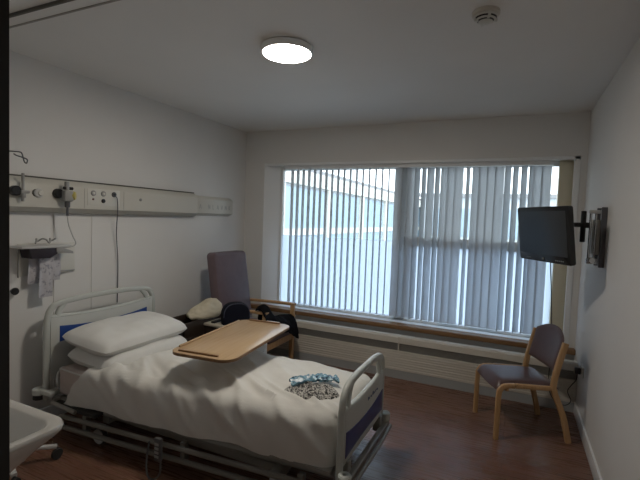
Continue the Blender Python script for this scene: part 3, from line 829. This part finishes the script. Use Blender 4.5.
bm = bmesh.new()
box(bm, XR-.13, XR-.07, 3.475, 3.505, 1.60, 1.64, bev=.006)
tube(bm, [(XR-.12, 3.49, 1.622), (.36, 3.495, 1.62), (.29, 3.48, 1.61), (.255, 3.465, 1.585), (.238, 3.452, 1.555)], .017, 10, 5)
obj('arm', bm, M['black'], ab)
# lead from the television to the wall socket
so = thing('wall_socket', 'white double wall socket low on the right wall behind the chair', 'socket', (XR, 3.957, .42))
obj('plate', B(XR-.012, XR, 3.90, 4.03, .405, .49, bev=.004), M['plate'], so)
bm = bmesh.new(); box(bm, XR-.015, XR-.011, 3.915, 3.93, .465, .48); obj('switch', bm, M['lgrey'], so); obj('switch', B(XR-.015, XR-.011, 4.0, 4.015, .465, .48), M['lgrey'], so)
pg = thing('power_cable', 'thin black lead with plug looping from the wall socket behind the chair to the television', 'cable', (.5, 3.96, .3))
obj('plug', B(XR-.055, XR-.0125, 3.955, 4.0, .415, .465, bev=.006), M['black'], pg)
bm = bmesh.new(); tube(bm, [(XR-.035, 3.975, .418), (XR-.04, 3.98, .36), (XR-.07, 4.0, .30), (XR-.09, 4.02, .24), (XR-.06, 4.04, .16), (XR-.09, 4.08, .10), (XR-.15, 4.13, .09), (XR-.20, 4.17, .14), (.33, 4.17, .26), (.335, 4.16, .45), (.33, 4.12, .62), (.31, 4.0, .85), (.28, 3.8, 1.1), (.25, 3.6, 1.3), (.238, 3.49, 1.45)], .0035, 6, 6)
obj('lead', bm, M['black'], pg)

# ------------------------------------------------------------------ bedhead trunking on the left wall
tr = thing('bedhead_trunking', 'long cream bedhead services trunking with outlets along the left wall', 'trunking', (XL, 3., 1.69))
prof = [(0, 1.815), (.025, 1.815), (.075, 1.772), (.08, 1.762), (.08, 1.605), (0, 1.605)]
bm = bmesh.new(); prism(bm, prof, lambda a, b: (XL+a, 1.2, b), lambda a, b: (XL+a, 3.53, b)); obj('body', bm, M['trunk'], tr)
bm = bmesh.new(); prism(bm, [(0, 1.605), (.078, 1.605), (.05, 1.575), (0, 1.565)], lambda a, b: (XL+a, 1.2, b), lambda a, b: (XL+a, 3.53, b)); obj('bottom_lip', bm, M['trunklip'], tr)
bm = bmesh.new(); prism(bm, [(.0, 1.823), (.03, 1.823), (.032, 1.813), (.0, 1.813)], lambda a, b: (XL+a, 1.2, b), lambda a, b: (XL+a, 3.53, b)); obj('top_strip', bm, M['seam'], tr)
bm = bmesh.new(); prism(bm, [(.0, 1.795), (.02, 1.795), (.055, 1.765), (.058, 1.755), (.058, 1.61), (.0, 1.58)], lambda a, b: (XL+a, 3.532, b), lambda a, b: (XL+a, 4.17, b), bev=.003); obj('end_section', bm, M['trunk'], tr)
for y in (2.235, 2.60): obj('joint', B(XL+.079, XL+.0815, y, y+.004, 1.61, 1.765), M['trunklip'], tr)
# lettering on the end section (too blurred to read: faint strokes of the same rhythm)
bm = bmesh.new(); xx = XL+.0565
bm.free()
def stroke(y0, z0, y1, z1, w=.0065): sweep(bm, [(xx, y0, z0), (xx, y1, z1)], [(-w/2, -.0018), (w/2, -.0018), (w/2, .0018), (-w/2, .0018)], up=(1, 0, 0))
L0, H0 = 1.655, .05
for i, kind in enumerate('A NLAVNK'):
    y = 3.585+i*.073; bm = bmesh.new()
    if kind == 'A': stroke(y, L0, y+.016, L0+H0); stroke(y+.016, L0+H0, y+.032, L0); stroke(y+.008, L0+.018, y+.026, L0+.018)
    if kind == 'N': stroke(y, L0, y, L0+H0); stroke(y, L0+H0, y+.026, L0); stroke(y+.026, L0, y+.026, L0+H0)
    if kind == 'L': stroke(y, L0, y, L0+H0); stroke(y, L0+.003, y+.024, L0+.003)
    if kind == 'V': stroke(y, L0+H0, y+.015, L0); stroke(y+.015, L0, y+.03, L0+H0)
    if kind == 'K': stroke(y, L0, y, L0+H0); stroke(y, L0+.022, y+.026, L0+H0); stroke(y, L0+.022, y+.026, L0)
    if kind != ' ': obj('letter', bm, M['mark'], tr)
FX = XL+.08
def disc(name, y, z, r, d, m, par, base=FX, seg=18):
    bm = bmesh.new(); lathe(bm, [(r, 0), (r, d*.7), (r*.85, d), (0, d)], (base, y, z), (1, 0, 0), seg); return obj(name, bm, m, par)
d1 = disc('outlet', 1.885, 1.705, .032, .012, M['lgrey'], tr); disc('outlet_centre', 1.895, 1.705, .02, .02, M['plate'], d1)
d2 = disc('outlet', 1.868, 1.705, .026, .006, M['seam'], tr)
for y, m_ in ((2.31, 'grey'), (2.40, 'grey'), (2.50, 'darksteel')):
    o = disc('socket', y, 1.733, .022, .012, M[m_], tr); disc('socket_pin', y, 1.733, .011, .016, M['plate'] if m_ == 'grey' else M['black'], o)
disc('socket', 2.40, 1.675, .017, .012, M['black'], tr); disc('indicator', 2.31, 1.685, .008, .008, M['copper'], tr)
disc('indicator', 2.78, 1.705, .013, .008, M['grey'], tr)
obj('socket_plate', B(FX, FX+.003, 2.26, 2.56, 1.635, 1.77, bev=.001), M['plate'], tr)

fm = thing('oxygen_flowmeter', 'oxygen flowmeter with yellow cap plugged into the bedhead trunking', 'flowmeter', (FX, 2.065, 1.7))
bm = bmesh.new(); lathe(bm, [(.036, 0), (.036, .02), (.03, .035), (0, .035)], (FX, 2.020, 1.71), (1, 0, 0)); obj('probe', bm, M['black'], fm)
bm = bmesh.new(); box(bm, FX+.02, FX+.075, 2.030, 2.100, 1.655, 1.735, bev=.012); cyl(bm, (FX+.05, 2.060, 1.73), (FX+.05, 2.060, 1.80), .016, 14, .003); obj('body', bm, M['grey'], fm)
bm = bmesh.new(); cyl(bm, (FX+.05, 2.035, 1.752), (FX+.05, 2.105, 1.752), .012, 12, .002); obj('collar', bm, M['black'], fm)
bm = bmesh.new(); lathe(bm, [(.032, 0), (.034, .01), (.028, .025), (.01, .028), (0, .028)], (FX+.045, 2.102, 1.70), (.75, .66, 0)); obj('knob', bm, M['yellow'], fm)
bm = bmesh.new(); cyl(bm, (FX+.05, 2.065, 1.655), (FX+.05, 2.065, 1.61), .018, 12, .003); cyl(bm, (FX+.05, 2.065, 1.61), (FX+.05, 2.065, 1.55), .008, 10); obj('nozzle', bm, M['darksteel'], fm)
bm = bmesh.new(); tube(bm, [(FX+.05, 2.065, 1.55), (FX+.045, 2.080, 1.48), (FX+.04, 2.115, 1.40), (FX+.04, 2.140, 1.345), (FX+.035, 2.115, 1.32), (FX+.02, 2.045, 1.315), (FX, 1.975, 1.325)], .0045, 8, 6); obj('tubing', bm, M['lgrey'], fm)

sr = thing('suction_unit', 'suction regulator with black dial and upright tube at the door end of the trunking', 'suction regulator', (FX, 1.735, 1.7))
bm = bmesh.new(); lathe(bm, [(.034, 0), (.034, .03), (.026, .036), (0, .036)], (FX, 1.725, 1.71), (1, 0, 0)); obj('dial', bm, M['black'], sr)
bm = bmesh.new(); cyl(bm, (FX+.03, 1.765, 1.64), (FX+.03, 1.765, 1.83), .0095, 10, .002); obj('tube', bm, M['grey'], sr)
bm = bmesh.new(); box(bm, FX, FX+.05, 1.745, 1.80, 1.695, 1.715, bev=.004); cyl(bm, (FX+.03, 1.765, 1.665), (FX+.03, 1.765, 1.70), .018, 12, .003); obj('valve', bm, M['grey'], sr)

# call cord below the trunking, surface conduits on the wall
bm = bmesh.new(); tube(bm, [(FX+.012, 2.505, 1.72), (FX+.025, 2.515, 1.70), (FX+.02, 2.525, 1.60), (XL+.04, 2.565, 1.4), (XL+.02, 2.60, 1.15), (XL+.012, 2.605, .80)], .0042, 8, 5)
tag(obj('call_cord', bm, M['darksteel'], loc=(XL+.02, 2.6, .8)), 'thin grey call cord hanging from the trunking behind the headboard', 'cord')
struct('trim_7', B(XL, XL+.006, 2.048, 2.062, .105, 1.565), M['wall'])
struct('trim_8', B(XL, XL+.006, 2.36, 2.372, .105, 1.565), M['wall'])

# glove and apron holder on the wall
gh = thing('dispenser_holder', 'white wall holder with a small shelf under the trunking near the door post', 'holder', (XL, 2.0, 1.2))
obj('back_plate', B(XL, XL+.012, 1.79, 2.21, 1.115, 1.345, bev=.004), M['plate'], gh)
bm = bmesh.new(); box(bm, XL+.012, XL+.15, 1.735, 2.09, 1.318, 1.336, bev=.005); obj('shelf', bm, M['lgrey'], gh)
bm = bmesh.new(); sweep(bm, smooth([(XL+.012, 1.79, 1.12), (XL+.05, 1.77, 1.12), (XL+.06, 1.765, 1.20), (XL+.06, 1.765, 1.325)], 4), rrect(.008, .008, .003, 2), up=(0, 1, 0)); obj('wire_guard', bm, M['grey'], gh)
bm = bmesh.new(); tube(bm, [(XL+.012, 2.05, 1.13), (XL+.03, 2.12, 1.13), (XL+.02, 2.20, 1.13)], .004, 6, 4); obj('wire_guard', bm, M['grey'], gh)
gb = thing('glove_box', 'dark purple glove packet hanging under the wall holder shelf', 'box', (XL+.08, 2.05, 1.24))
bm = bmesh.new(); prism(bm, [(1.79, 1.318), (1.985, 1.318), (1.985, 1.275), (1.93, 1.245), (1.805, 1.25)], lambda a, b: (XL+.02, a, b), lambda a, b: (XL+.145, a, b), bev=.004); obj('packet', bm, M['purple'], gb)
bm = bmesh.new(); prism(bm, [(1.975, 1.318), (2.02, 1.318), (2.10, 1.288), (2.105, 1.27), (1.975, 1.285)], lambda a, b: (XL+.03, a, b), lambda a, b: (XL+.148, a, b), bev=.003); obj('flap', bm, M['grey'], gb)
def sheet(y0, y1, z0, z1, x, seed):
    bm = bmesh.new()
    def f(u, v): return Vector((x+.012*math.sin(v*2.4)+.008*noise.noise(Vector((u*3, v*2, seed))), y0+(y1-y0)*u+.01*noise.noise(Vector((v*2, seed, 1))), z0+(z1-z0)*v))
    grid(bm, f, 8, 12); return solidify(bm, .0012)
gp = 'printed sheets under the wall holder'
for y0, y1, z0, z1, x, s, lab in ((1.885, 1.985, .96, 1.25, XL+.085, 1, 'front printed sheet hanging lowest under the wall holder'),
                                  (1.83, 1.93, 1.06, 1.25, XL+.05, 2, 'pale printed sheet hanging at the door side behind the lowest sheet'),
                                  (1.955, 2.06, 1.07, 1.265, XL+.055, 3, 'pale printed sheet hanging at the bed side behind the lowest sheet')):
    tag(obj('paper_sheet', sheet(y0, y1, z0, z1, x, s), M['paper'], loc=(x, y0, z0)), lab, 'paper', gp)
bm = bmesh.new(); tube(bm, [(XL+.06+.03*math.cos(t*.9), 1.86+.014*t, 1.35+.03*abs(math.sin(t*.9))) for t in range(13)], .006, 8, 5)
tag(obj('tubing_coil', bm, M['grey'], loc=(XL+.06, 2.0, 1.34)), 'grey coil of tubing lying on the wall holder shelf', 'tubing')
bm = bmesh.new(); lathe(bm, [(.012, 0), (.012, .02), (.024, .026), (.026, .04), (.02, .05), (0, .052)], (XL, 1.757, 1.02), (1, 0, 0), 18)
tag(obj('coat_hook', bm, M['black'], loc=(XL, 1.757, 1.02)), 'round black coat hook low on the wall beside the dark door post', 'hook')

# drip stand behind the door post: hook at the top, star base at the floor
dx, dy = -2.75, 1.50
ds = thing('drip_stand', 'wheeled metal drip stand half hidden behind the dark door post', 'drip stand', (dx, dy, 0))
bm = bmesh.new(); cyl(bm, (dx, dy, .08), (dx, dy, 1.93), .011, 12); obj('pole', bm, M['darksteel'], ds)
bm = bmesh.new()
tube(bm, [(dx, dy, 1.928), (dx+0.048, dy+0.051, 1.928), (dx+0.058, dy+0.061, 1.92), (dx+0.061, dy+0.067, 1.895), (dx+0.068, dy+0.071, 1.87), (dx+0.076, dy+0.078, 1.865), (dx+0.078, dy+0.080, 1.885), (dx+0.065, dy+0.068, 1.895), (dx+0.041, dy+0.044, 1.905), (dx+0.027, dy+0.034, 1.915)], .0038, 8, 6)
tube(bm, [(dx, dy, 1.925), (dx-.08, dy-.08, 1.92), (dx-.10, dy-.10, 1.885), (dx-.12, dy-.115, 1.91)], .0038, 8, 5)
obj('hook', bm, M['darksteel'], ds)
bm = bmesh.new(); lathe(bm, [(.03, .09), (.035, .10), (.035, .14), (.02, .16), (0, .16)], (dx, dy, 0)); obj('hub', bm, M['lgrey'], ds)
for k_ in range(5):
    a = math.radians(52+72*k_); e = Vector((dx+.27*math.cos(a), dy+.27*math.sin(a), 0))
    bm = bmesh.new(); sweep(bm, [(dx, dy, .115), (e.x, e.y, .085)], rrect(.032, .024, .008, 2), up=(0, 0, 1)); lg = obj('leg', bm, M['lgrey'], ds)
    bm = bmesh.new(); cyl(bm, (e.x-.011, e.y, .036), (e.x+.011, e.y, .036), .036, 14, .004); box(bm, e.x-.006, e.x+.006, e.y-.006, e.y+.006, .05, .08); obj('castor', bm, M['rubber'], lg)

# ------------------------------------------------------------------ washbasin on the front wall
wb = thing('washbasin', 'white ceramic washbasin with rounded rim beside the door post', 'washbasin', (-1.78, .75, .6))
def ring(w, d, z, r, cx=-1.785, cy=.745, n=7): return [Vector((cx+a, cy+b, z)) for a, b in rrect(w, d, r, n)]
RZ = .80
rings = [ring(.30, .30, .58, .10, cy=.70), ring(.40, .42, .64, .11, cy=.72), ring(.53, .55, .735, .10), ring(.60, .60, .775, .085), ring(.61, .60, .79, .085), ring(.60, .59, RZ, .08), ring(.54, .52, RZ, .07), ring(.525, .505, RZ-.006, .065),
         ring(.49, .47, RZ-.04, .07), ring(.38, .37, RZ-.12, .09), ring(.22, .22, RZ-.155, .09), ring(.05, .05, RZ-.16, .02)]
bm = bmesh.new(); R_ = [[bm.verts.new(p) for p in r] for r in rings]; m_ = len(R_[0])
for a, b in zip(R_, R_[1:]):
    for k in range(m_): bm.faces.new((a[k], a[(k+1) % m_], b[(k+1) % m_], b[k]))
bm.faces.new(R_[0]); bm.faces.new(R_[-1]); bmesh.ops.recalc_face_normals(bm, faces=bm.faces)
obj('bowl', bm, M['ceramic'], wb, ang=50)
bm = bmesh.new(); lathe(bm, [(.022, 0), (.022, .004), (.012, .006), (0, .003)], (-1.785, .745, RZ-.16)); obj('waste', bm, M['steel'], wb)
bm = bmesh.new(); cyl(bm, (-1.785, .70, .40), (-1.785, .70, .58), .02, 14); tube(bm, [(-1.785, .70, .42), (-1.785, .68, .36), (-1.785, .62, .34), (-1.785, .56, .36), (-1.785, .455, .38)], .02, 12, 5); obj('trap', bm, M['white'], wb)
bm = bmesh.new(); tube(bm, [(-1.785, .452, .95), (-1.785, .52, .95), (-1.785, .60, .95), (-1.785, .63, .93), (-1.785, .63, .90)], .013, 12, 6); cyl(bm, (-1.785, .451, .95), (-1.785, .475, .95), .032, 16, .004); obj('tap', bm, M['steel'], wb)

# ------------------------------------------------------------------ outside
struct('ground', B(-40, 30, 4.8, 60, -.35, -.25), M['ground'])
nw = thing('neighbouring_wing', 'pale building wing with blue windows seen through the left half of the window', 'building', (-5.5, 14, -.3))
GX = -5.0
bm = bmesh.new(); box(bm, GX-4, GX-.05, 6.0, 30, -.3, 2.75); obj('wall', bm, M['clad'], nw)
obj('fascia', B(GX-4, GX+.12, 5.9, 30.1, 2.42, 2.78), M['fascia'], nw)
obj('roof', B(GX-4.1, GX+.05, 5.8, 30.2, 2.78, 2.9), M['roof'], nw)
for y in (11.3, 14.2, 17.2, 20.5): obj('pillar', B(GX-.05, GX+.08, y-.12, y+.12, -.3, 2.42), M['fascia'], nw)
for y0, y1 in ((6.3, 8.6), (8.7, 11.1), (11.5, 14.0), (14.4, 17.0), (17.4, 20.3), (20.7, 25)):
    o = obj('window', B(GX-.06, GX+.0, y0, y1, .2, 2.35), M['owin'], nw)
    obj('transom', B(GX-.0, GX+.03, y0, y1, 1.15, 1.32), M['fascia'], o)
fb_ = thing('far_building', 'pale block with windows across the yard behind the blind', 'building', (2, 24, -.3))
obj('wall', B(-4.8, 9, 24, 30, -.3, 3.0), M['clad'], fb_)
obj('roof', B(-5, 9.2, 23.8, 30.2, 3.0, 3.2), M['roof'], fb_)
for x in (-4.2, -1.4, 1.4, 4.2): obj('window', B(x, x+1.9, 23.95, 24.02, .9, 2.4), M['owin'], fb_)

# ------------------------------------------------------------------ light
w = bpy.data.worlds.new('sky'); SC.world = w; w.use_nodes = True
bg_ = w.node_tree.nodes['Background']; bg_.inputs[0].default_value = (.86, .93, 1, 1); bg_.inputs[1].default_value = 3.3
l = bpy.data.lights.new('window_portal', 'AREA'); l.shape = 'RECTANGLE'; l.size = WX1-WX0; l.size_y = WZ1-WZ0; l.cycles.is_portal = True
lo = bpy.data.objects.new('window_portal', l); C.objects.link(lo); lo.location = ((WX0+WX1)/2, WY+.08, (WZ0+WZ1)/2); lo.rotation_euler = (-PI/2, 0, 0)

# ------------------------------------------------------------------ camera
def rotm(yaw, pitch, roll):
    cy, sy, cp, sp = math.cos(yaw), math.sin(yaw), math.cos(pitch), math.sin(pitch)
    f = Vector((-sy*cp, cy*cp, -sp)); r = Vector((cy, sy, 0)); u = r.cross(f); c, s = math.cos(roll), math.sin(roll)
    r2 = r*c+u*s; u2 = u*c-r*s
    return Matrix((r2, u2, -f)).transposed()
cam = bpy.data.cameras.new('camera'); co = bpy.data.objects.new('camera', cam); C.objects.link(co)
cam.sensor_fit = 'HORIZONTAL'; cam.sensor_width = 36; cam.lens = 424.14/640*36; cam.clip_start = .05
co.matrix_world = Matrix.Translation((0, 0, 1.6)) @ rotm(math.radians(24.722), math.radians(2.931), math.radians(2.112)).to_4x4()
SC.camera = co

SC.view_settings.view_transform = 'Standard'; SC.view_settings.look = 'None'
SC.view_settings.exposure = .22; SC.view_settings.gamma = 1; SC.view_settings.use_curve_mapping = False
SC.cycles.diffuse_bounces = 6; SC.cycles.max_bounces = 14; SC.cycles.transparent_max_bounces = 12
SC.cycles.sample_clamp_indirect = 6
